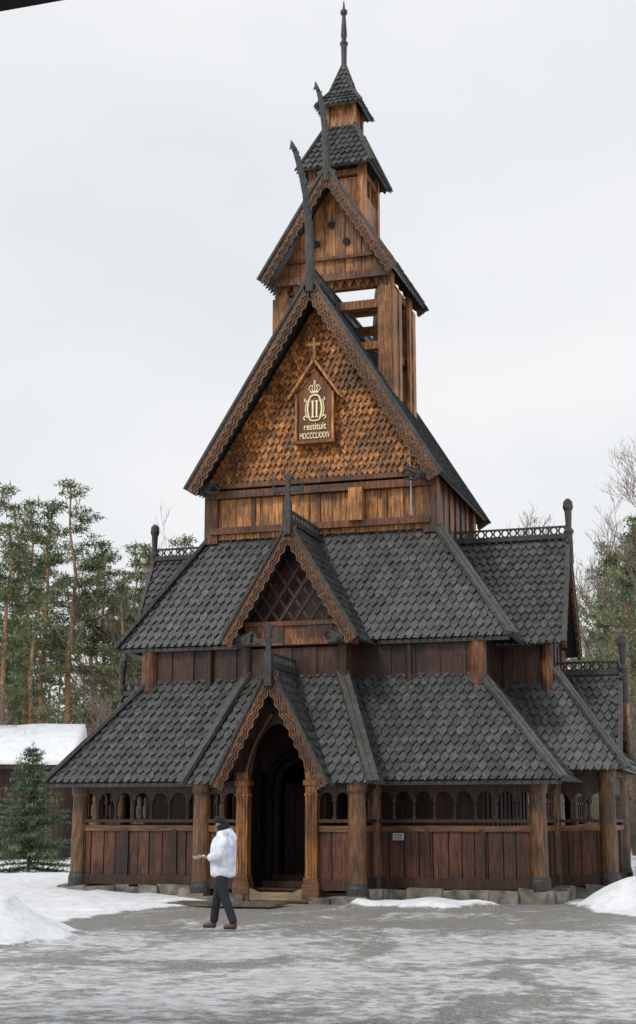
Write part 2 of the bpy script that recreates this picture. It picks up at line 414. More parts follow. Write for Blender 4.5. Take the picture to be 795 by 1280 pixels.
def archplate(y, half, zs, r, rz, zt, xe, z0):
    seg = 16
    pts = [(-r * math.cos(math.pi * q / seg), zs + rz * math.sin(math.pi * q / seg)) for q in range(seg + 1)]
    top = lambda x: zt - (zt - z0) * abs(x) / xe
    pts = [(-half, zs)] + pts + [(half, zs)]
    for (x1, h1), (x2, h2) in zip(pts[:-1], pts[1:]):
        if x2 - x1 < 1e-6: continue
        a1, a2 = max(top(x1), h1 + .01), max(top(x2), h2 + .01)
        m.prism([V((x1, y, h1)), V((x2, y, h2)), V((x2, y, a2)), V((x1, y, a1))], (0, .08, 0))
archplate(-1.44, 1.0, 2.3, .62, 1.4, 4.65, 1.2, 2.35)
m.build('porch_arch', M_dark, church)
for s in (-1, 1):
    m = MB()
    pth = [V((s * (.72 - .1 * t - .5 * t * t), -1.5, 2.45 + 1.45 * t)) for t in [q / 8 for q in range(9)]]
    m.tube(pth, .045, 6, ref=(0, 1, 0))
    m.build('arch_moulding', M_brown, church)
m = MB()
plankwall(m, (-1.12, -.3), (1.12, -.3), 4.5, 5.45)
for s in (-1, 1):
    plankwall(m, (s * 1.12, -.3), (s * 1.12, .75), 4.5, 5.6)
    m.lathe((s * 1.12, -.32, 0), [(4.5, .12), (5.5, .11)], 10)
m.mi = 1
m.beam((-1.5, -.4, 5.58), (1.5, -.4, 5.58), .14, .14)
m.beam((-1.15, -.4, 6.0), (1.15, -.4, 6.0), .1, .1)
plankwall(m, (-1.15, -.38), (1.15, -.38), 5.65, 5.96, w=.5, t=.04)
m.mi = 0
m.prism([V((-1.45, -.1, 5.5)), V((1.45, -.1, 5.5)), V((0, -.1, 7.98))], (0, .08, 0))
up = m.build('upper_porch_wall', [M_dark, M_brown], church)
m = MB()
for s in (-1, 1):
    for k in range(-3, 4):
        x0 = k * .36; z0 = 6.05; x1, z1 = x0, z0
        while z1 < 8.0 - 1.6 * abs(x1) and abs(x1) < 1.2: x1 += s * .02; z1 += .03
        if z1 - z0 > .25 and abs(x0) < 1.0: m.beam((x0, -.33 - .015 * s, z0), (x1, -.33 - .015 * s, z1), .025, .06, up=V((0, 1, 0)).cross(V((x1 - x0, 0, z1 - z0))).normalized())
m.build('lattice', M_dark, up)

E2, T2 = rect(4.76, .53, 7.37, 5.7), rect(2.8, 1.7, 6.2, 8.55)
m = MB()
for i in range(4):
    j = (i + 1) % 4; shingle(m, [E2[i], E2[j], T2[j], T2[i]])
a_roof = m.build('aisle_roof', M_roof, church)
for i in range(4): hip(a_roof, E2[i], T2[i], .3)
for s in (-1, 1): eaveboard(a_roof, (s * 1.7, .58, 5.62), (s * 4.7, .58, 5.62))

NW = 2.76
m = MB()
plankwall(m, (-NW, 1.62), (NW, 1.62), 8.4, 9.4, w=.3)
clere = m.build('clerestory_wall', M_oran, church)
m = MB()
for a, b in [((NW, 1.7), (NW, 6.2)), ((NW, 6.2), (-NW, 6.2)), ((-NW, 6.2), (-NW, 1.7))]: plankwall(m, a, b, 8.2, 9.8, w=.34)
m.build('nave_wall', M_brown, church)
for x in (-NW, NW):
    for y in (1.66, 6.2):
        m = MB(); m.box((x, y, 9.1), (.34, .34, 1.6)); m.build('corner_post', M_brown, church)
for i in range(1, 6):
    m = MB(); m.box((-2.5 + i * .83, 1.55, 8.95), (.1, .08, .9)); m.build('wall_stave', M_brown, church)
for c, sz in (((0, 1.5, 8.6), (5.5, .16, .16)), ((0, 1.5, 9.5), (5.7, .22, .18)), ((0, 1.42, 9.7), (5.7, .16, .12))):
    m = MB(); m.box(c, sz); m.build('nave_beam', M_brown, church)
m = MB(); m.box((.98, 1.42, 9.05), (.34, .22, .8)); m.build('wooden_box', M_oran, church, label='pale wooden box fixed to the boards under the gable')
m = MB(); m.tube([V((2.33, 1.38, 8.7)), V((2.33, 1.38, 9.9)), V((2.3, 1.38, 10.3))], .022, 6); m.build('pipe', M_metal, church)
m = MB()
shingle(m, [V((-2.85, 1.45, 9.74)), V((2.85, 1.45, 9.74)), V((0, 1.45, 14.2))], w=.145, ex=.185, outward=(0, -1, 0), slab=.1, lift=.075, drop=.0, th=.045)
m.build('gable_wall', M_gsh, church)
m = MB(); m.prism([V((-2.85, 6.5, 9.66)), V((2.85, 6.5, 9.66)), V((0, 6.5, 14.2))], (0, .1, 0)); m.build('gable_wall', M_brown, church)
m = MB()
for s in (-1, 1): shingle(m, [V((s * 3.13, .88, 9.62)), V((s * 3.13, 7.0, 9.62)), V((0, 7.0, 14.65)), V((0, .88, 14.65))])
n_roof = m.build('nave_roof', M_roof, church)
m = MB(); crest(m, (0, .95, 14.68), (0, 6.9, 14.68), .26); m.build('ridge_crest', M_trim, n_roof)
for s in (-1, 1):
    barge((s * 3.18, .85, 9.55), (0, .85, 14.72), (0, -1, 0), n_roof, w=.32, wave=.026, per=.24)
    barge((s * 3.18, 7.0, 9.55), (0, 7.0, 14.72), (0, 1, 0), n_roof, w=.32, wave=.026, per=.24)
def bracket(x, y, z, s, k=1.0):
    m = MB()
    pth = [V((x - s * .1, y, z - .05)), V((x + s * .15 * k, y, z + .02)), V((x + s * .38 * k, y, z + .12)), V((x + s * .5 * k, y, z + .02)), V((x + s * .42 * k, y, z - .08)), V((x + s * .33 * k, y, z - .02))]
    m.tube(pth, [.09, .075, .055, .045, .035, .02], 7)
    pth = [V((x, y - .02, z - .08)), V((x + s * .2 * k, y - .02, z - .16)), V((x + s * .42 * k, y - .02, z - .14))]
    m.tube(pth, [.06, .045, .02], 6)
    m.box((x - s * .12, y + .1, z - .02), (.2, .3, .2))
    m.build('carved_bracket', M_trim, church)
bracket(-2.75, 1.1, 9.65, 1, .8); bracket(-2.85, 1.1, 9.65, -1, .5); bracket(2.65, 1.1, 9.65, -1, .9); bracket(2.75, 1.1, 9.7, 1, .7)
for s in (-1, 1): bracket(s * 1.15, -.62, 5.68, -1, .7); bracket(s * 1.15, -.62, 5.68, 1, .7)
# ---- tower: solid corner posts, open bays with plain beams
for x in (-1.38, 1.38):
    for y in (2.95, 4.95):
        m = MB(); m.box((x, y, 13.6), (.36, .36, 3.6)); m.build('belfry_post', M_gold_w, church)
for y in (2.95, 4.95):
    for z, t in ((15.2, .24), (14.62, .22), (13.5, .2)):
        m = MB(); m.box((0, y, z), (2.4 if z < 15 else 3.0, t * .9, t)); m.build('belfry_beam', M_gold_w, church)
for x in (-1.38, 1.38):
    for z, t in ((15.2, .22), (13.5, .2)):
        m = MB(); m.box((x, 3.95, z), (.2, 1.64, t)); m.build('belfry_beam', M_brown, church)
for a_, b_, w_ in (((1.6, 2.8), (1.6, 3.5), .36), ((1.6, 4.5), (1.6, 5.05), .28), ((-1.6, 3.75), (-1.6, 2.85), .42)):
    m = MB(); plankwall(m, a_, b_, 11.8, 15.0, w=w_, t=.07); m.build('belfry_wall', M_gold_w, church)
m = MB()
def triplank(y, half, z0, z1, w=.24):
    x = -half; i = 0
    while x < half - .02:
        x2 = min(half, x + w * rnd(.85, 1.2)); g = .008
        t1 = z0 + (z1 - z0) * (1 - abs(x) / half); t2 = z0 + (z1 - z0) * (1 - abs(x2) / half)
        i += 1; yo = y + (.025 if i % 2 else 0)
        pts = [V((x + g, yo, z0)), V((x2 - g, yo, z0)), V((x2 - g, yo, max(t2, z0 + .01)))]
        if x < 0 < x2: pts.append(V((0, yo, z1)))
        pts.append(V((x + g, yo, max(t1, z0 + .01))))
        m.prism(pts, (0, .08, 0)); x = x2
triplank(2.75, 1.65, 15.3, 17.95)
m.mi = 1
m.box((0, 2.66, 15.35), (3.1, .14, .2)); m.box((0, 2.69, 15.9), (2.3, .07, .08))
for i in range(13):
    x = -1.45 + i * .24; m.prism([V((x - .11, 2.7, 15.27)), V((x + .11, 2.7, 15.27)), V((x, 2.7, 15.05))], (0, .05, 0))
m.mi = 0
tw = m.build('belfry_gable_wall', [M_gold_w, M_brown], church)
for x, z in ((-.42, 16.35), (.38, 16.35), (-.02, 16.85)):
    m = MB(); c = V((x, 2.74, z)); m.tube([c + V((0, .005, 0)), c - V((0, .012, 0))], .1, 14, ref=(1, 0, 0)); m.build('sound_hole_shade', M_black, tw)  # solid black discs on the boards stand in for shade inside open holes
m = MB()
for s in (-1, 1): shingle(m, [V((s * 1.8, 2.3, 15.4)), V((s * 1.8, 5.7, 15.4)), V((0, 5.7, 18.2)), V((0, 2.3, 18.2))])
t_roof = m.build('belfry_roof', M_roof, church)
for s in (-1, 1):
    barge((s * 1.84, 2.27, 15.33), (0, 2.27, 18.26), (0, -1, 0), t_roof, w=.27)
    barge((s * 1.84, 5.7, 15.33), (0, 5.7, 18.26), (0, 1, 0), t_roof, w=.27)
sq = lambda h, z: [V((-h, YC - h, z)), V((h, YC - h, z)), V((h, YC + h, z)), V((-h, YC + h, z))]
m = MB()
for x in (-.68, .68):
    for y in (YC - .68, YC + .68): m.box((x, y, 17.8), (.2, .2, 2.0))
for y in (YC - .68, YC + .68): m.box((0, y, 18.5), (1.5, .12, .16)); m.box((.32, y, 17.4), (.5, .06, 1.9)); m.box((-.32, y, 17.4), (.5, .06, 1.9))
for x in (-.68, .68): m.box((x, YC, 18.5), (.12, 1.5, .16)); m.box((x, YC, 17.3), (.1, 1.3, 1.2)); m.box((x, YC, 18.0), (.08, .12, .9))
m.build('lantern_wall', M_gold_w, church)
m = MB()
m.box((0, YC, 20.3), (.74, .74, .9))
for x in (-.37, .37):
    for y in (YC - .37, YC + .37): m.box((x, y, 20.3), (.12, .12, .9))
m.build('turret_wall', M_gold_w, church)
m = MB()
A2, B2 = sq(1.02, 18.62), sq(.42, 20.0)
for i in range(4): shingle(m, [A2[i], A2[(i + 1) % 4], B2[(i + 1) % 4], B2[i]], w=.17, ex=.2)
lr = m.build('lantern_roof', M_roof, church)
m = MB()
A, B, C = sq(.62, 20.6), sq(.33, 21.05), sq(.05, 21.95)
for i in range(4):
    j = (i + 1) % 4
    shingle(m, [A[i], A[j], B[j], B[i]], w=.14, ex=.17); shingle(m, [B[i], B[j], C[j], C[i]], w=.14, ex=.17)
sp = m.build('spire_roof', M_roof, church)
for i in range(4): hip(lr, A2[i], B2[i], .12, .05); hip(sp, A[i], B[i], .09, .04); hip(sp, B[i], C[i], .06, .04)
m = MB(); m.lathe((0, YC, 0), [(21.8, .11), (22.05, .075), (22.6, .085), (22.7, .12), (22.8, .06), (22.95, .09), (23.3, .07), (23.55, .05), (23.62, .1), (23.7, .1), (23.76, .04), (24.0, .012)], 10)
m.build('spire_finial', M_trim, sp)

def dragon(pts, rad, name='dragon_finial'):
    m = MB(); pts = [V(p) for p in pts]; P = []; RR = []
    for i in range(len(pts) - 1):
        for t in (0, .25, .5, .75): P.append(pts[i].lerp(pts[i + 1], t)); RR.append(rad[i] + (rad[i + 1] - rad[i]) * t)
    P.append(pts[-1]); RR.append(rad[-1])
    m.tube(P, RR, 8, sq=(1.0, .6), ref=(1, 0, 0))
    for i in range(2, len(P) - 1):
        d = (P[i] - P[i - 1]).normalized(); side = V((1, 0, 0))
        b = P[i] + side * RR[i] * .7; m.prism([b - d * .09 - V((0, .03, 0)), b + d * .03 - V((0, .03, 0)), b + side * .05 + d * .1 - V((0, .03, 0))], (0, .06, 0))
    h = P[-1]; d = (P[-1] - P[-3]).normalized()
    m.tube([h - d * .02, h + d * .13 + V((-.03, 0, 0)), h + d * .26 + V((-.02, 0, 0))], [RR[-1] * 1.1, RR[-1] * .95, .012], 7)
    m.tube([h + d * .04, h + d * .08 + V((-.09, 0, 0)), h + d * .02 + V((-.13, 0, 0))], [RR[-1] * .7, RR[-1] * .5, .01], 6)
    m.build(name, M_trim, church)
dragon([(0, .78, 14.3), (.02, .76, 15.2), (-.01, .72, 16.0), (-.06, .64, 16.8), (-.16, .56, 17.4), (-.3, .5, 17.95)], [.12, .11, .095, .085, .075, .065])
dragon([(0, 2.22, 17.85), (0, 2.2, 18.6), (-.03, 2.2, 19.3), (-.1, 2.18, 19.9), (-.2, 2.16, 20.4)], [.11, .1, .085, .07, .055])
dragon([(0, 7.05, 14.4), (0, 7.2, 15.6), (0, 7.4, 16.6), (0, 7.6, 17.2)], [.12, .1, .09, .06])
def cross(x, y, z0, h, w, name='cross_finial', t=.07):
    m = MB()
    m.box((x, y, z0 + h * .28), (.16, .14, h * .56)); m.box((x, y, z0 + h * .6), (.1, .09, h * .8))
    zc = z0 + h * .74; m.box((x, y, zc), (w * .7, t + .01, .09))
    for s in (-1, 1): m.prism([V((x + s * w * .5, y - t / 2, zc - .11)), V((x + s * w * .5, y - t / 2, zc + .11)), V((x + s * w * .3, y - t / 2, zc + .035)), V((x + s * w * .3, y - t / 2, zc - .035))], (0, t, 0))
    m.prism([V((x - .11, y - t / 2, z0 + h)), V((x + .11, y - t / 2, z0 + h)), V((x + .04, y - t / 2, z0 + h * .85)), V((x - .04, y - t / 2, z0 + h * .85))], (0, t, 0))
    m.build(name, M_trim, church)
cross(0, -.84, 7.95, 1.38, .72); cross(0, -2.1, 4.45, 1.3, .68)
for xo, z in ((5.68, 8.3), (6.85, 4.9), (-5.32, 8.3), (-6.15, 4.75)):
    m = MB(); m.lathe((xo, YC, 0), [(z - .5, .1), (z + .2, .09), (z + .3, .13), (z + .4, .07), (z + .8, .09), (z + .9, .13), (z + 1.05, .11), (z + 1.12, .04)], 8); m.build('ridge_finial', M_trim, church)

# ---- monogram panel
DZ = -.16
m = MB()
m.box((0, 1.3, 11.42 + DZ), (.88, .12, 1.26))
m.box((0, 1.27, 10.78 + DZ), (1.02, .2, .07))
m.prism([V((-.44, 1.24, 12.05 + DZ)), V((.44, 1.24, 12.05 + DZ)), V((0, 1.24, 12.62 + DZ))], (0, .12, 0))
panel = m.build('monogram_panel', M_panel, church)
for s in (-1, 1):
    m = MB()
    m.beam((s * .66, 1.22, 11.88 + DZ), (0, 1.22, 12.84 + DZ), .22, .055, up=V((s * .86, 0, .5)))
    m.beam((s * .465, 1.2, 10.82 + DZ), (s * .465, 1.2, 12.0 + DZ), .055, .07, up=V((0, 1, 0)))
    m.tube([V((s * .6, 1.15, 11.96 + DZ)), V((s * .72, 1.15, 11.84 + DZ)), V((s * .76, 1.15, 11.94 + DZ))], [.035, .03, .015], 6)
    m.build('panel_frame', M_oran, panel)
m = MB(); m.box((0, 1.2, 12.98), (.07, .07, .55)); m.box((0, 1.2, 13.08), (.3, .06, .07)); m.build('panel_cross', M_oran, panel)
m = MB()
yy = 1.215
zz = lambda z: z + DZ
def gt(pts, r=.02): m.tube([V((x, yy, zz(z))) for x, z in pts], r, 6, ref=(0, 1, 0))
for s in (-1, 1):
    m.box((s * .05, yy, zz(11.6)), (.04, .03, .4)); m.box((s * .05, yy, zz(11.8)), (.075, .032, .022)); m.box((s * .05, yy, zz(11.4)), (.075, .032, .022))
    gt([(s * (.13 + .05 * math.sin(math.pi * t)), 11.36 + .5 * t) for t in [q / 8 for q in range(9)]], .024)
    gt([(s * (.2 + .035 * math.sin(math.pi * t)), 11.4 + .4 * t) for t in [q / 8 for q in range(9)]], .014)
    gt([(s * (.235 + .045 * math.cos(t)), 11.39 + .045 * math.sin(t)) for t in [math.pi - q * .6 for q in range(9)]], .016)
    gt([(s * (.225 + .035 * math.cos(t)), 11.84 + .035 * math.sin(t)) for t in [math.pi + q * .6 for q in range(9)]], .014)
gt([(.13 * math.cos(t), 11.86 + .1 * math.sin(t)) for t in [math.pi * q / 10 for q in range(11)]], .024)
gt([(.13 * math.cos(t), 11.36 + .05 * math.sin(t)) for t in [-math.pi * q / 10 for q in range(11)]], .02)
m.build('monogram', M_gold, panel)
m = MB()
m.box((0, yy, zz(12.03)), (.2, .04, .04))
for a in (-1, -.45, .45, 1):
    m.tube([V((a * .095, yy, zz(12.05))), V((a * .15, yy, zz(12.12))), V((a * .1, yy, zz(12.2))), V((0, yy, zz(12.21)))], .014, 5, ref=(0, 1, 0))
m.tube([V((0, yy, zz(12.05))), V((0, yy, zz(12.22)))], .014, 5); m.lathe((0, yy, DZ), [(12.21, .01), (12.24, .035), (12.27, .01)], 8)
m.box((0, yy, zz(12.3)), (.018, .02, .07)); m.box((0, yy, zz(12.3)), (.05, .018, .018))
m.build('crown', M_gold, panel)
def text(body, size, loc, width, height, mat, parent, name='lettering'):
    cu = bpy.data.curves.new(name, 'FONT'); cu.body = body; cu.size = 1.0; cu.align_x = 'CENTER'; cu.extrude = .04; cu.offset = .008; cu.resolution_u = 6
    ob = bpy.data.objects.new(name, cu); COL.objects.link(ob); bpy.context.view_layer.update()
    me = bpy.data.meshes.new_from_object(ob.evaluated_get(bpy.context.evaluated_depsgraph_get()))
    bpy.data.objects.remove(ob)
    xs = [v.co.x for v in me.vertices]; ys = [v.co.y for v in me.vertices]; k = width / (max(xs) - min(xs)); kh = height / (max(ys) - min(ys))
    me.transform(Matrix.Rotation(math.radians(90), 4, 'X') @ Matrix.Diagonal((k, kh, .2, 1)))
    me.transform(Matrix.Translation(loc)); me.materials.clear(); me.materials.append(mat)
    o = bpy.data.objects.new(name, me); COL.objects.link(o); o.parent = parent; return o
text('restituit', .2, (0, 1.222, 11.09 + DZ), .56, .16, M_gold, panel)
text('MDCCCLXXXV', .19, (0, 1.222, 10.87 + DZ), .76, .15, M_gold, panel)
m = MB(); m.box((2.3, -.12, 1.33), (.24, .02, .15)); pl = m.build('notice_plaque', M_sign, church)
m = MB()
for i in range(4): m.box((2.3, -.133, 1.38 - i * .032), (.18, .004, .009))
m.build('plaque_lines', M_black, pl)

bd = MB()
for i in range(4): bd.box((-.6, -2.5 - i * .27, .035), (2.3, .28, .05), jit=.008)
o = bd.build('wooden_walkway', flat('wet_plank', (0.11, 0.09, 0.07), var=.4), None, 'wet worn planks lying before the church door'); o['category'] = 'boardwalk'

# ================================================================ GROUND
def smooth(a, b, x):
    t = max(0, min(1, (x - a) / (b - a))); return t * t * (3 - 2 * t)
def ground_fn(x, y):
    rel = V((x, y, 0)) - CAM; D = rel.dot(F); r = rel.dot(R)
    n = noise.noise(V((x * .35, y * .35, 0))); n2 = noise.noise(V((x * 1.3, y * 1.3, 5)))
    s = 0; q = n * 1.6 + n2 * .6
    s = max(s, smooth(35.5, 37, D + q))
    lim = -2.25 - max(0, (29.5 - D)) * .40
    s = max(s, smooth(lim, lim - .5, r + q * .45) * smooth(20.5, 22, D + q * .4))
    lim = 4.9 + max(0, (29 - D)) * .2
    s = max(s, smooth(lim, lim + .6, r + q * .3) * smooth(24.4, 25.4, D + q * .4))
    dd = math.hypot((r + 5.0) / 1.45, (D - 22.4) / 1.8) + n2 * .18
    mound = smooth(1.0, .2, dd); s = max(s, smooth(1.05, .85, dd))
    d2 = math.hypot((r - 2.2) / 1.5, (D - 29.6) / .9) + n2 * .3; k2 = smooth(1.05, .8, d2); s = max(s, k2)
    md3 = smooth(1.0, .2, math.hypot((r - 6.4) / 1.4, (D - 29.3) / 1.7) + n2 * .15)
    s = max(s, smooth(12, 18, abs(r)))
    bare = smooth(21.5, 25.5, D + q) * (1 - smooth(35, 36, D))
    z = mound * .5 + s * .07 + k2 * .06 + md3 * .5 + .014 * noise.noise(V((x * 2.5, y * 2.5, 9))) + s * .07 * noise.noise(V((x * 1.7, y * 1.7, 3))) + mound * .2 * noise.noise(V((x * 3, y * 3, 3))) + mound * .12 * noise.noise(V((x * 7, y * 7, 3)))
    z += s * smooth(26, 29, D) * smooth(6.2, 9, r) * .35
    z += s * smooth(30, 33, D) * smooth(-3, -5, r) * .08
    inside = abs(x) < 6.3 and -.2 < y < 8
    if D > 38: z += .2 * noise.noise(V((x * .1, y * .1, 0)))
    if inside or (abs(x) < 1.9 and -1.5 < y < 0): z = min(z, 0)
    return z - .02, s, bare
NX = 340
def axis(c):
    return [c + 4.2 * math.sinh(5.7 * (2 * i / NX - 1)) for i in range(NX + 1)]
ax, ay = axis(4.5), axis(-7.5)
vs, sn, ba = [], [], []
for y in ay:
    for x in ax:
        z, s, b_ = ground_fn(x, y); vs.append((x, y, z)); sn.append(s); ba.append(b_)
W = NX + 1
fs = [(j * W + i, j * W + i + 1, (j + 1) * W + i + 1, (j + 1) * W + i) for j in range(NX) for i in range(NX)]
me = bpy.data.meshes.new('ground'); me.from_pydata(vs, [], fs)
at = me.attributes.new('snow', 'FLOAT', 'POINT'); at.data.foreach_set('value', sn)
at = me.attributes.new('bare', 'FLOAT', 'POINT'); at.data.foreach_set('value', ba)
me.polygons.foreach_set('use_smooth', [True] * len(me.polygons))
gr = bpy.data.objects.new('ground', me); COL.objects.link(gr); gr['kind'] = 'structure'; gr['label'] = 'icy trodden gravel yard with snow along its edges'; gr['category'] = 'ground'
m_, nt, b = newmat('icy_ground'); L = nt.links
tc = N(nt, 'ShaderNodeTexCoord')
mp = N(nt, 'ShaderNodeMapping'); mp.inputs['Rotation'].default_value = (0, 0, .5); mp.inputs['Scale'].default_value = (1.1, .75, 1); L.new(tc.outputs['Object'], mp.inputs['Vector'])
n1 = N(nt, 'ShaderNodeTexNoise', Scale=.55, Detail=5.0, Roughness=.6, Distortion=.6); L.new(mp.outputs[0], n1.inputs['Vector'])
n2 = N(nt, 'ShaderNodeTexNoise', Scale=4.0, Detail=10.0, Roughness=.78); L.new(tc.outputs['Object'], n2.inputs['Vector'])
n3 = N(nt, 'ShaderNodeTexNoise', Scale=38.0, Detail=3.0, Roughness=.75); L.new(tc.outputs['Object'], n3.inputs['Vector'])
grav = ramp(nt, [(.38, (.06, .055, .05)), (.5, (.25, .24, .225)), (.64, (.46, .45, .43))]); L.new(n3.outputs['Fac'], grav.inputs['Fac'])
ice = ramp(nt, [(.38, (.38, .385, .39)), (.56, (.86, .88, .91))]); L.new(n2.outputs['Fac'], ice.inputs['Fac'])
icg = N(nt, 'ShaderNodeMix', data_type='RGBA'); icg.inputs['Factor'].default_value = .15; L.new(ice.outputs[0], icg.inputs['A']); L.new(grav.outputs[0], icg.inputs['B'])
add = N(nt, 'ShaderNodeMath', operation='MULTIPLY_ADD'); L.new(n2.outputs['Fac'], add.inputs[0]); add.inputs[1].default_value = .7; L.new(n1.outputs['Fac'], add.inputs[2])
bat = N(nt, 'ShaderNodeAttribute', attribute_name='bare')
add2 = N(nt, 'ShaderNodeMath', operation='MULTIPLY_ADD'); L.new(bat.outputs['Fac'], add2.inputs[0]); add2.inputs[1].default_value = -.15; L.new(add.outputs[0], add2.inputs[2])
mr = N(nt, 'ShaderNodeMapRange'); mr.inputs['From Min'].default_value = .77; mr.inputs['From Max'].default_value = .90; L.new(add2.outputs[0], mr.inputs['Value'])
mx = N(nt, 'ShaderNodeMix', data_type='RGBA'); L.new(mr.outputs[0], mx.inputs['Factor']); L.new(grav.outputs[0], mx.inputs['A']); L.new(icg.outputs['Result'], mx.inputs['B'])
sat = N(nt, 'ShaderNodeAttribute', attribute_name='snow')
sa = N(nt, 'ShaderNodeMath', operation='MULTIPLY_ADD'); L.new(n2.outputs['Fac'], sa.inputs[0]); sa.inputs[1].default_value = .9
sb = N(nt, 'ShaderNodeMath', operation='ADD'); L.new(sat.outputs['Fac'], sb.inputs[0]); sb.inputs[1].default_value = -.45; L.new(sb.outputs[0], sa.inputs[2])
mr2 = N(nt, 'ShaderNodeMapRange'); mr2.inputs['From Min'].default_value = .35; mr2.inputs['From Max'].default_value = .6; L.new(sa.outputs[0], mr2.inputs['Value'])
snowc = ramp(nt, [(.35, (.68, .70, .74)), (.55, (.88, .90, .93))]); L.new(n2.outputs['Fac'], snowc.inputs['Fac'])
mx2 = N(nt, 'ShaderNodeMix', data_type='RGBA'); L.new(mr2.outputs[0], mx2.inputs['Factor']); L.new(mx.outputs['Result'], mx2.inputs['A']); L.new(snowc.outputs[0], mx2.inputs['B'])
L.new(mx2.outputs['Result'], b.inputs['Base Color'])
rr = N(nt, 'ShaderNodeMapRange'); rr.inputs['To Min'].default_value = .45; rr.inputs['To Max'].default_value = .3; L.new(mr.outputs[0], rr.inputs['Value'])
rmx = N(nt, 'ShaderNodeMix', data_type='FLOAT'); L.new(mr2.outputs[0], rmx.inputs['Factor']); L.new(rr.outputs[0], rmx.inputs['A']); rmx.inputs['B'].default_value = .7; L.new(rmx.outputs['Result'], b.inputs['Roughness'])
bp = N(nt, 'ShaderNodeBump', Strength=.7, Distance=.06)
hh = N(nt, 'ShaderNodeMath', operation='MULTIPLY_ADD'); L.new(n3.outputs['Fac'], hh.inputs[0]); hh.inputs[1].default_value = .25; L.new(n2.outputs['Fac'], hh.inputs[2])
L.new(hh.outputs[0], bp.inputs['Height']); L.new(bp.outputs[0], b.inputs['Normal'])
me.materials.append(m_)

# ================================================================ TREES
def leafmat(name, c1, c2):
    m, nt, b = newmat(name); L = nt.links
    g = N(nt, 'ShaderNodeNewGeometry')
    tc = N(nt, 'ShaderNodeTexCoord'); n1 = N(nt, 'ShaderNodeTexNoise', Scale=1.0, Detail=3.0); L.new(tc.outputs['Object'], n1.inputs['Vector'])
    ad = N(nt, 'ShaderNodeMath', operation='MULTIPLY_ADD'); L.new(g.outputs['Random Per Island'], ad.inputs[0]); ad.inputs[1].default_value = .4; L.new(n1.outputs['Fac'], ad.inputs[2])
    r = ramp(nt, [(.4, c1), (.95, c2)]); L.new(ad.outputs[0], r.inputs['Fac']); L.new(r.outputs[0], b.inputs['Base Color']); b.inputs['Roughness'].default_value = .7
    return m
M_need = leafmat('pine_needles', (.06, .088, .045), (.26, .31, .15))
M_spru = leafmat('spruce_needles', (.04, .08, .045), (.18, .28, .14))
def barkmat(name, low, high, z0, z1):
    m, nt, b = newmat(name); L = nt.links
    tc = N(nt, 'ShaderNodeTexCoord'); sx = N(nt, 'ShaderNodeSeparateXYZ'); L.new(tc.outputs['Object'], sx.inputs[0])
    n1 = N(nt, 'ShaderNodeTexNoise', Scale=5.0, Detail=6.0); L.new(tc.outputs['Object'], n1.inputs['Vector'])
    mr = N(nt, 'ShaderNodeMapRange'); mr.inputs['From Min'].default_value = z0; mr.inputs['From Max'].default_value = z1; L.new(sx.outputs['Z'], mr.inputs['Value'])
    mx = N(nt, 'ShaderNodeMix', data_type='RGBA'); L.new(mr.outputs[0], mx.inputs['Factor']); mx.inputs['A'].default_value = (*low, 1); mx.inputs['B'].default_value = (*high, 1)
    hs = N(nt, 'ShaderNodeHueSaturation'); L.new(mx.outputs['Result'], hs.inputs['Color'])
    m2 = N(nt, 'ShaderNodeMapRange'); m2.inputs['From Min'].default_value = .3; m2.inputs['From Max'].default_value = .7; m2.inputs['To Min'].default_value = .5; m2.inputs['To Max'].default_value = 1.4
    L.new(n1.outputs['Fac'], m2.inputs['Value']); L.new(m2.outputs[0], hs.inputs['Value']); L.new(hs.outputs[0], b.inputs['Base Color']); b.inputs['Roughness'].default_value = .85
    return m
M_pbark = barkmat('pine_bark', (.12, .09, .07), (.38, .21, .12), 2, 7)
M_bbark = barkmat('bare_bark', (.15, .125, .10), (.24, .195, .16), 1, 8)
def clump(mb, c, rx, rz, n, L=.3, w=.05, rng=random):
    for _ in range(n):
        d = V((rng.gauss(0, 1), rng.gauss(0, 1), rng.gauss(0, 1))); d.normalize(); k = rng.random() ** .5
        p = c + V((d.x * rx * k, d.y * rx * k, d.z * rz * k))
        a = V((rng.gauss(0, 1), rng.gauss(0, 1), rng.gauss(0, .6))).normalized() * L * rng.uniform(.6, 1.3)
        b_ = a.cross(V((rng.random() - .5, rng.random() - .5, 1))).normalized() * w
        mb.add([p - b_, p + b_, p + a], [(0, 1, 2)])
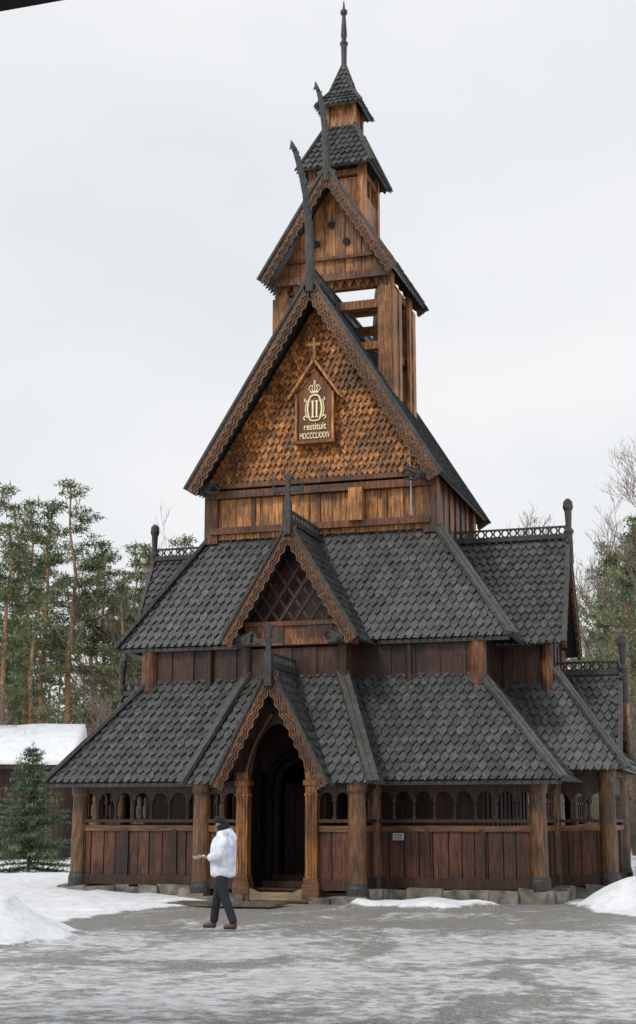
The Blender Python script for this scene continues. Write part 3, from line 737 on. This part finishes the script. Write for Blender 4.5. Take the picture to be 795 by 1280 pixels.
def pine_meshes(seed, H, cs=.42, spread=2.6, nb=46):
    rg = random.Random(seed); tr = MB(); cr = MB()
    bend = [V((rg.uniform(-.2, .2) * k / 6, rg.uniform(-.2, .2) * k / 6, H * k / 8)) for k in range(9)]
    tr.tube(bend, [.19 * (1 - .9 * k / 8) + .015 for k in range(9)], 7, ref=(1, 0, 0))
    for i in range(nb):
        t = cs + (1 - cs) * (i / nb); t = min(.99, t + rg.uniform(-.02, .02))
        z = H * t; k = z / H * 8; b0 = bend[min(7, int(k))].lerp(bend[min(8, int(k) + 1)], k - int(k))
        rel = (t - cs) / (1 - cs); prof = (math.sin(min(1, rel * 2.2 + .3) * math.pi / 2)) * (1 - rel) ** .8 + .08
        L = spread * prof * rg.uniform(.4, 1.2); a = rg.uniform(0, 6.28)
        d = V((math.cos(a), math.sin(a), rg.uniform(-.15, .25) + rel * .4)).normalized()
        e = b0 + d * L
        mid = b0.lerp(e, .5) - Z * .12 * L * .3
        tr.tube([b0, mid, e], [.035 * (1.1 - rel), .025, .01], 3)
        ns = max(2, int(L / .36))
        for q in range(1, ns + 1):
            tt = .25 + .75 * q / ns; c = b0.lerp(e, tt) + V((rg.uniform(-.25, .25), rg.uniform(-.25, .25), rg.uniform(-.08, .15)))
            if rg.random() < .1: continue
            clump(cr, c, .48, .18, 44, .28, .04, rg)
    for q in range(12):
        z = H * rg.uniform(.2, cs); a = rg.uniform(0, 6.28); k = z / H * 8; b0 = bend[int(k)].lerp(bend[int(k) + 1], k - int(k))
        tr.tube([b0, b0 + V((math.cos(a), math.sin(a), rg.uniform(-.2, .2))) * rg.uniform(.3, 1.0)], [.025, .01], 3)
    a = tr.build('trunk', M_pbark); b = cr.build('crown', M_need)
    ma, mb_ = a.data, b.data; bpy.data.objects.remove(a); bpy.data.objects.remove(b); return ma, mb_
pines = [pine_meshes(11, 17, .48, 2.6), pine_meshes(23, 16, .4, 2.4), pine_meshes(5, 18, .5, 2.8), pine_meshes(31, 15, .26, 2.3, 52)]
def put_tree(kind, meshes, loc, scale, rot, label, cat, group):
    e = empty(kind, loc, label, cat, group); e.rotation_euler = (0, 0, rot); e.scale = (scale,) * 3
    for nm, me_ in zip(('trunk', 'crown'), meshes):
        o = bpy.data.objects.new(nm, me_); COL.objects.link(o); o.parent = e
    return e
pl_ = [(66, -15.1, 1.0, 0), (62, -13.5, .9, 1), (66, -12.6, .9, 2), (64, -11.1, .98, 0), (60, -11.9, .78, 3), (66, -9.9, .8, 2), (72, -14.6, 1.1, 1),
       (70, -10.0, .86, 3), (63, -8.6, .78, 1), (68, -7.9, .8, 2), (74, -7.2, .95, 0), (63, -16.3, 1.0, 1), (78, -16.5, 1.1, 0), (80, -12.5, 1.1, 3),
       (74, -8.9, .98, 1), (76, -18.5, 1.15, 3), (69, -17.6, 1.0, 2), (82, -7.7, 1.0, 1), (66, -6.7, .74, 1), (72, -5.9, .85, 3), (84, -10.8, 1.1, 1), (86, -16.5, 1.2, 3), (78, -6.3, .95, 3),
       (50, 10.0, .58, 3), (53, 11.4, .72, 3), (56, 12.6, .84, 1), (66, 14.8, .95, 1), (60, 12.4, .86, 3), (75, 15.2, 1.0, 1), (62, 13.6, .9, 3), (72, 9.2, .72, 3), (68, 11.6, .85, 3)]
for i, (D, r, s, k) in enumerate(pl_):
    put_tree('pine_tree', pines[k], place(D, r, -.05), s, i * 1.3, 'tall pine with orange upper trunk and dark green crown', 'pine tree', 'pines around the churchyard')
def spruce(H, Rb, seed):
    rg = random.Random(seed); tr = MB(); cr = MB(); tr.tube([(0, 0, 0), (0, 0, H)], [.07, .01], 6)
    lv = 24
    for i in range(lv):
        t = i / lv; z = .12 + (H - .2) * t; L = Rb * (1 - t) ** .8 + .08
        for k in range(12):
            a = rg.uniform(0, 6.28); l = L * rg.uniform(.7, 1.12); d = V((math.cos(a), math.sin(a), -.12 + .5 * t))
            tr.tube([V((0, 0, z)), V((0, 0, z)) + d * l], [.015, .005], 3)
            nq = max(2, int(l / .15))
            for q in range(1, nq + 1):
                c = V((0, 0, z)) + d * l * q / nq; clump(cr, c, .13, .06, 12, .13, .02, rg)
    clump(cr, V((0, 0, H)), .05, .15, 15, .12, .014, rg)
    a = tr.build('trunk', M_bbark); b = cr.build('crown', M_spru); r_ = (a.data, b.data); bpy.data.objects.remove(a); bpy.data.objects.remove(b); return r_
put_tree('spruce_tree', spruce(3.95, 1.5, 4), place(44.5, -8.7, -.02), 1, 0, 'small bushy green spruce standing in the snow', 'spruce tree', None)
def bare(seed, H):
    rg = random.Random(seed); tr = MB(); cr = MB()
    def br(p, d, L, r, dep):
        n = 3; pts = [p]
        for i in range(n):
            d = (d + V((rg.gauss(0, .1), rg.gauss(0, .1), rg.gauss(.08, .08)))).normalized(); p = p + d * L / n; pts.append(p)
        tgt = tr if dep < 2 else cr
        tgt.tube(pts, [r * (1 - .5 * i / n) for i in range(n + 1)], 5 if dep < 2 else 3)
        if dep >= 5: return
        k = [9, 5, 4, 4, 3][dep]
        for i in range(k):
            t = .3 + .7 * (i + rg.random()) / k if dep == 0 else rg.uniform(.25, 1); t = min(t, .999); j = min(n - 1, int(t * n)); q = pts[j].lerp(pts[j + 1], t * n - j)
            a = V((rg.gauss(0, 1), rg.gauss(0, 1), rg.gauss(.2, .4))).normalized()
            nd = (d * 1.0 + a * .65).normalized()
            br(q, nd, L * (rg.uniform(.3, .45) if dep == 0 else rg.uniform(.45, .65)), max(.01, r * .5), dep + 1)
    br(V((0, 0, 0)), V((0, 0, 1)), H * .78, H * .009, 0)
    a = tr.build('trunk', M_bbark); b = cr.build('crown', M_bbark); r_ = (a.data, b.data); bpy.data.objects.remove(a); bpy.data.objects.remove(b); return r_
bares = [bare(3, 15), bare(8, 14)]
for i, (D, r, s, k) in enumerate([(56, 11.5, .98, 0), (61, 13.8, 1.0, 1), (49, 9.9, .42, 1), (60, 15.2, .9, 0), (64, -7.2, .78, 1), (70, -6.6, .85, 0), (60, -9.3, .5, 1), (58, -12.5, .45, 0), (66, -8.4, .85, 1)]):
    put_tree('bare_tree', bares[k], place(D, r, -.05), s, i * 2.1, 'leafless deciduous tree with fine grey-brown twigs', 'tree', 'bare trees around the churchyard')
m = MB(); rg = random.Random(99)
for i in range(420):
    D = rg.uniform(88, 135); r = rg.uniform(-60, 60); H = rg.uniform(11, 18); p = place(D, r); m.mi = 0
    m.tube([p, p + Z * H], [.15, .04], 4); col = rg.random(); m.mi = 1 if col < .7 else 2
    for q in range(18):
        t = rg.uniform(.12, 1); c = p + V((rg.uniform(-1, 1) * 2.4 * (1.15 - t), rg.uniform(-1, 1) * 2 * (1.15 - t), H * t))
        clump(m, c, 1.1, .8, 16, .9, .14 if m.mi == 1 else .045, rg)
o = m.build('distant_forest', [M_pbark, M_need, M_bbark]); o['kind'] = 'stuff'; o['label'] = 'distant mixed winter wood of pines and bare trees'; o['category'] = 'forest'
m = MB()
for i in range(110):
    D = rg.uniform(46, 66); r = rg.choice([rg.uniform(8.8, 18), rg.uniform(8.8, 18), rg.uniform(-19, -7)]); p = place(D, r)
    if r < 0: p = place(D + 16, r)
    for q in range(26):
        a = rg.uniform(0, 6.28); h = rg.uniform(1.2, 3.6); e = p + V((math.cos(a) * h * .35, math.sin(a) * h * .35, h)); mid = p.lerp(e, .5) + V((rg.uniform(-.2, .2), rg.uniform(-.2, .2), .2))
        m.tube([p, mid, e], [.02, .014, .008], 3)
o = m.build('undergrowth', M_bbark); o['kind'] = 'stuff'; o['label'] = 'tangled leafless brown bushes at the wood edge'; o['category'] = 'bushes'

# ================================================================ farm building
fb = empty('farm_building', place(56, -13.5), 'low dark red wooden building with thick snow on its roof', 'building')
fb.rotation_euler = (0, 0, TH + .06)
m = MB(); plankwall(m, (-6, 0), (3.6, 0), -.1, 3.7, w=.2, t=.08); plankwall(m, (3.6, 0), (3.6, 5), -.1, 3.7, w=.2, t=.08); m.box((-1.2, 5, 1.8), (9.6, .1, 3.8)); m.box((-6, 2.5, 1.8), (.1, 5, 3.8)); m.build('wall', M_red, fb)
m = MB(); m.prism([V((-6.5, -.6, 3.55)), V((-6.5, 2.5, 5.0)), V((-6.5, 5.6, 3.55)), V((-6.5, 5.6, 3.7)), V((-6.5, 2.5, 5.15)), V((-6.5, -.6, 3.7))], (10.7, 0, 0)); rf = m.build('roof', M_dark, fb)
m = MB(); k = 40
vs = []; fs = []
for i in range(k + 1):
    x = -6.55 + 10.8 * i / k
    for j, (y, z) in enumerate([(-.66, 3.72), (-.7, 3.82), (-.62, 3.95), (-.3, 4.12), (1, 4.75), (2.5, 5.42), (4, 4.75), (5.5, 4.0), (5.66, 3.72)]):
        vs.append((x, y + .05 * noise.noise(V((x * 1.2, j, 0))), z + .06 * noise.noise(V((x * .8, j * .7, 2)))))
for i in range(k):
    for j in range(8): fs.append((i * 9 + j, i * 9 + j + 1, (i + 1) * 9 + j + 1, (i + 1) * 9 + j))
fs += [tuple(range(9)), tuple(k * 9 + j for j in range(8, -1, -1))]
m.add(vs, fs); m.build('roof_snow', M_snow, rf, smooth=True)
for x in (-4, -1.2, 1.5):
    m = MB(); m.box((x, -.06, 1.9), (.9, .06, 1.0)); m.build('window', M_black, fb)

nb = empty('timber_building', (2, -28, 0), 'dark timber building whose roof eave overhangs the yard', 'building')
def L_(x, y, z): return V((x - 2, y + 28, z))
m = MB(); plankwall(m, L_(-4, -30.9, 0).xy, L_(5.1, -30.9, 0).xy, -.1, 6.6, w=.22); plankwall(m, L_(5.1, -30.9, 0).xy, L_(5.1, -25.2, 0).xy, -.1, 6.6, w=.22); plankwall(m, L_(5.1, -25.2, 0).xy, L_(-4, -25.2, 0).xy, -.1, 6.6, w=.22); plankwall(m, L_(-4, -25.2, 0).xy, L_(-4, -30.9, 0).xy, -.1, 6.6, w=.22)
m.build('wall', M_dark, nb)
m = MB(); m.prism([L_(-5, -23.84, 6.605), L_(-5, -28, 8.6), L_(-5, -32, 6.62), L_(-5, -32, 6.78), L_(-5, -28, 8.8), L_(-5, -23.84, 6.8)], (11.22, 0, 0)); m.build('roof', M_black, nb)

m = MB()
for i in range(16):
    p = place(36 + rnd(-.8, .8), 8.6 + rnd(-.7, .9), rnd(.1, .5)); m.box(p, (rnd(.3, .7), rnd(.3, .6), rnd(.2, .4)), Matrix.Rotation(rnd(0, 3), 3, 'Z'), jit=.06)
o = m.build('stone_heap', M_stone, None, 'dark boulders heaped in the snow by the church'); o['category'] = 'stones'; o['kind'] = 'stuff'

# ================================================================ PERSON
def skin(name, chains, mat, parent, vox=None, k=1.0):
    parts = []
    for pts, rad in chains:
        me = bpy.data.meshes.new('t'); me.from_pydata([tuple(p) for p in pts], [(i, i + 1) for i in range(len(pts) - 1)], [])
        ob = bpy.data.objects.new('t', me); COL.objects.link(ob)
        md = ob.modifiers.new('s', 'SKIN'); md.use_smooth_shade = True
        for i, v_ in enumerate(me.skin_vertices[0].data):
            r_ = rad[i]; r_ = r_ if hasattr(r_, '__len__') else (r_, r_); v_.radius = (r_[0] * k, r_[1] * k); v_.use_root = (i == 0)
        sb_ = ob.modifiers.new('b', 'SUBSURF'); sb_.levels = 2; sb_.render_levels = 2
        bpy.context.view_layer.update()
        m2 = bpy.data.meshes.new_from_object(ob.evaluated_get(bpy.context.evaluated_depsgraph_get()))
        parts.append(m2); bpy.data.objects.remove(ob)
    bm = bmesh.new()
    for p in parts: bm.from_mesh(p)
    me = bpy.data.meshes.new(name); bm.to_mesh(me); bm.free()
    ob = bpy.data.objects.new(name, me); COL.objects.link(ob)
    if vox:
        md = ob.modifiers.new('r', 'REMESH'); md.mode = 'VOXEL'; md.voxel_size = vox; md.use_smooth_shade = True
        sm = ob.modifiers.new('sm', 'SMOOTH'); sm.iterations = 2; sm.factor = .4
        bpy.context.view_layer.update()
        m2 = bpy.data.meshes.new_from_object(ob.evaluated_get(bpy.context.evaluated_depsgraph_get()))
        bpy.data.objects.remove(ob); ob = bpy.data.objects.new(name, m2); COL.objects.link(ob)
    ob.data.materials.clear(); ob.data.materials.append(mat)
    ob.data.polygons.foreach_set('use_smooth', [True] * len(ob.data.polygons))
    ob.parent = parent
    return ob
M_skin = flat('skin', (.30, .17, .12), rough=.5, var=.08)
M_jack = flat('white_jacket_cloth', (.84, .86, .9), rough=.75, var=.04, sc=7, bump=1.0, col2=(.52, .58, .72))
M_jean = flat('dark_trousers', (.014, .017, .026), rough=.85, var=.3)
M_shoe = flat('brown_leather', (.06, .03, .02), rough=.5, var=.3)
M_hat = flat('black_knit', (.012, .012, .014), rough=.95, var=.3, sc=60, bump=.6)
ROT = TH - math.radians(14)
per = empty('person', place(23.7, -1.52, 0), 'person in white hooded jacket and black beanie holding crumpled paper', 'person')
per.rotation_euler = (0, 0, ROT)
per.scale = (.97, .97, .97)
p_ = lambda x, y, z: V((x, y, z))
def hand(wr, d, upv, side, k=1.0):
    d = V(d).normalized(); n = V(upv).normalized(); s_ = V(side).normalized(); wr = V(wr); ch = []
    ch.append(([wr, wr + d * .04, wr + d * .085], [(.026, .02), (.038, .018), (.04, .016)]))
    for i, (o_, l) in enumerate([(.028, .07), (.01, .08), (-.009, .074), (-.027, .058)]):
        b0 = wr + d * .075 + s_ * o_
        p1 = b0 + d * l * .45 - n * .006; p2 = p1 + (d * .7 - n * .7) * l * .35; p3 = p2 + (d * .2 - n) * l * .28
        ch.append(([b0, p1, p2, p3], [.0105, .0098, .009, .008]))
    b0 = wr + d * .03 + s_ * .03
    ch.append(([b0, b0 + s_ * .03 + d * .025 - n * .01, b0 + s_ * .035 + d * .055 - n * .025], [.014, .012, .009]))
    return ch
sh_r, sh_l = p_(0.03, -.2, 1.43), p_(0.03, .2, 1.43)
el_r, el_l = p_(.03, -.27, 1.15), p_(.0, .27, 1.15)
wr_r, wr_l = p_(-.25, -.15, 1.14), p_(-.24, .13, 1.12)
body = [([p_(0, 0, .94), p_(0, 0, 1.08), p_(0, 0, 1.25), p_(0, 0, 1.42), p_(-.01, 0, 1.5), p_(-.03, 0, 1.56), p_(-.055, 0, 1.62), p_(-.055, 0, 1.68), p_(-.045, 0, 1.72)],
         [(.14, .11), (.13, .1), (.15, .11), (.13, .1), (.065, .065), (.062, .066), (.085, .1), (.09, .11), (.06, .075)]),
        ([p_(0, 0, 1.42), sh_r, el_r, wr_r], [.08, .06, .042, .028]), ([p_(0, 0, 1.42), sh_l, el_l, wr_l], [.08, .06, .042, .028]),
        ([p_(0, 0, .94), p_(0, -.09, .88), p_(.06, -.11, .5), p_(.24, -.12, .09)], [.11, .085, .058, .04]),
        ([p_(0, 0, .94), p_(0, .09, .88), p_(-.12, .1, .5), p_(-.18, .11, .09)], [.11, .085, .058, .04]),
        ([p_(-.135, 0, 1.645), p_(-.165, 0, 1.625), p_(-.148, 0, 1.612)], [.012, .014, .01]),
        ([p_(-.125, -.02, 1.583), p_(-.138, 0, 1.585), p_(-.125, .02, 1.583)], [.012, .013, .012]),
        ([p_(-.04, -.083, 1.62), p_(-.03, -.093, 1.64), p_(-.03, -.085, 1.655)], [.01, .014, .01]), ([p_(-.04, .083, 1.62), p_(-.03, .093, 1.64), p_(-.03, .085, 1.655)], [.01, .014, .01])]
body += hand(wr_r, (-1, .25, .12), (0, -.4, 1), (.1, .9, .4)) + hand(wr_l, (-1, -.25, .12), (0, .4, 1), (.1, -.9, .4))
skin('body', body, M_skin, per, vox=.0065)
jk = [([p_(.01, 0, .80), p_(.01, 0, .88), p_(0, 0, 1.04), p_(.0, 0, 1.25), p_(.02, 0, 1.42), p_(0, 0, 1.53)], [(.2, .18), (.215, .195), (.21, .19), (.225, .2), (.21, .17), (.12, .12)]),
      ([p_(.01, 0, 1.4), sh_r, el_r + p_(.01, 0, 0), wr_r + p_(.04, -.01, 0)], [.12, .108, .096, .064]), ([p_(.01, 0, 1.4), sh_l, el_l, wr_l + p_(.04, 0, 0)], [.12, .108, .096, .064]),
      ([p_(-.08, -.08, 1.51), p_(.06, -.12, 1.52), p_(.14, 0, 1.54), p_(.06, .12, 1.52), p_(-.08, .08, 1.51), p_(-.11, 0, 1.51)], [.05, .065, .08, .065, .05, .05]), ([p_(.11, 0, 1.54), p_(.18, 0, 1.46), p_(.18, 0, 1.36)], [(.12, .07), (.11, .065), (.05, .04)])]
skin('jacket', jk, M_jack, per, vox=.012, k=1.1)
tr_ = [([p_(0, 0, .97), p_(0, -.085, .9), p_(.03, -.1, .72), p_(.07, -.11, .5), p_(.17, -.118, .28), p_(.245, -.12, .08)], [.14, .115, .1, .082, .073, .07]),
       ([p_(0, 0, .97), p_(0, .085, .9), p_(-.07, .095, .72), p_(-.12, .1, .5), p_(-.16, .108, .28), p_(-.18, .11, .07)], [.14, .115, .1, .082, .073, .07])]
skin('trousers', tr_, M_jean, per, vox=.012, k=1.05)
for (x, y) in ((.245, -.12), (-.18, .11)):
    skin('shoe', [([p_(x + .05, y, .05), p_(x, y, .06), p_(x - .1, y, .045), p_(x - .19, y, .035)], [(.04, .05), (.045, .055), (.045, .042), (.038, .03)]), ([p_(x, y, .06), p_(x, y, .13)], [.05, .048])], M_shoe, per, vox=.009, k=1.1)
skin('beanie', [([p_(-.055, 0, 1.685), p_(-.048, 0, 1.73), p_(-.035, 0, 1.765), p_(-.02, 0, 1.8)], [(.12, .13), (.115, .125), (.09, .1), (.04, .045)]),
                ([p_(.0, 0, 1.55), p_(-.008, 0, 1.62), p_(-.015, 0, 1.69)], [(.105, .09), (.12, .108), (.125, .12)])], M_hat, per, vox=.008, k=1.12)
for s in (-1, 1):
    m = MB(); m.lathe((-.138, s * .034, 0), [(1.645, .003), (1.652, .011), (1.659, .003)], 8); m.build('eye', M_black, per)
m = MB()
vs = []
for i in range(7):
    for j in range(5): vs.append((-.33 - .03 * i - .01 * math.sin(j), -.1 + .045 * j, 1.145 + .022 * math.sin(i * 1.1) + .022 * math.cos(j * 1.3)))
m.add(vs, [(i * 5 + j, i * 5 + j + 1, (i + 1) * 5 + j + 1, (i + 1) * 5 + j) for i in range(6) for j in range(4)])
o = m.build('paper', M_white, None, 'crumpled white paper held in both hands', smooth=True)
o['category'] = 'paper'; o.matrix_world = Matrix.Translation(per.location) @ Matrix.Rotation(ROT, 4, 'Z') @ Matrix.Scale(.97, 4)

# ================================================================ WORLD, SUN, CAMERA
w = bpy.data.worlds.new('World'); scene.world = w; w.use_nodes = True; nt = w.node_tree; L = nt.links
bg = nt.nodes['Background']
AZ, EL = math.radians(205), math.radians(45)
sky = nt.nodes.new('ShaderNodeTexSky'); sky.sky_type = 'NISHITA'; sky.sun_disc = False; sky.sun_elevation = EL; sky.sun_rotation = AZ; sky.dust_density = 4
hs = N(nt, 'ShaderNodeHueSaturation', Saturation=.12); L.new(sky.outputs[0], hs.inputs['Color'])
tc = N(nt, 'ShaderNodeTexCoord'); mp = N(nt, 'ShaderNodeMapping'); mp.inputs['Scale'].default_value = (1, 1, 2.2); L.new(tc.outputs['Generated'], mp.inputs['Vector'])
n1 = N(nt, 'ShaderNodeTexNoise', Scale=2.2, Detail=6.0, Roughness=.5); L.new(mp.outputs[0], n1.inputs['Vector'])
cr = ramp(nt, [(.35, (8.1, 8.4, 8.85)), (.65, (9.5, 9.6, 9.75))]); L.new(n1.outputs['Fac'], cr.inputs['Fac'])
mx = N(nt, 'ShaderNodeMix', data_type='RGBA'); mx.inputs['Factor'].default_value = .95; L.new(hs.outputs[0], mx.inputs['A']); L.new(cr.outputs[0], mx.inputs['B'])
L.new(mx.outputs['Result'], bg.inputs['Color']); bg.inputs['Strength'].default_value = .1
su = bpy.data.lights.new('sun', 'SUN'); su.energy = 1.5; su.angle = math.radians(10); su.color = (1, .95, .87)
so = bpy.data.objects.new('sun', su); COL.objects.link(so)
dirv = V((math.sin(AZ) * math.cos(EL), math.cos(AZ) * math.cos(EL), math.sin(EL)))
so.rotation_euler = dirv.to_track_quat('Z', 'Y').to_euler(); so.location = (0, -20, 40)
cam = bpy.data.cameras.new('camera'); co = bpy.data.objects.new('camera', cam); COL.objects.link(co)
co.location = CAM; co.rotation_euler = (math.radians(102), 0, TH)
cam.sensor_fit = 'VERTICAL'; cam.sensor_height = 36; cam.lens = 36 * 1800 / 1280; cam.clip_end = 2000
scene.camera = co
scene.view_settings.view_transform = 'Standard'; scene.view_settings.look = 'None'; scene.view_settings.exposure = 0
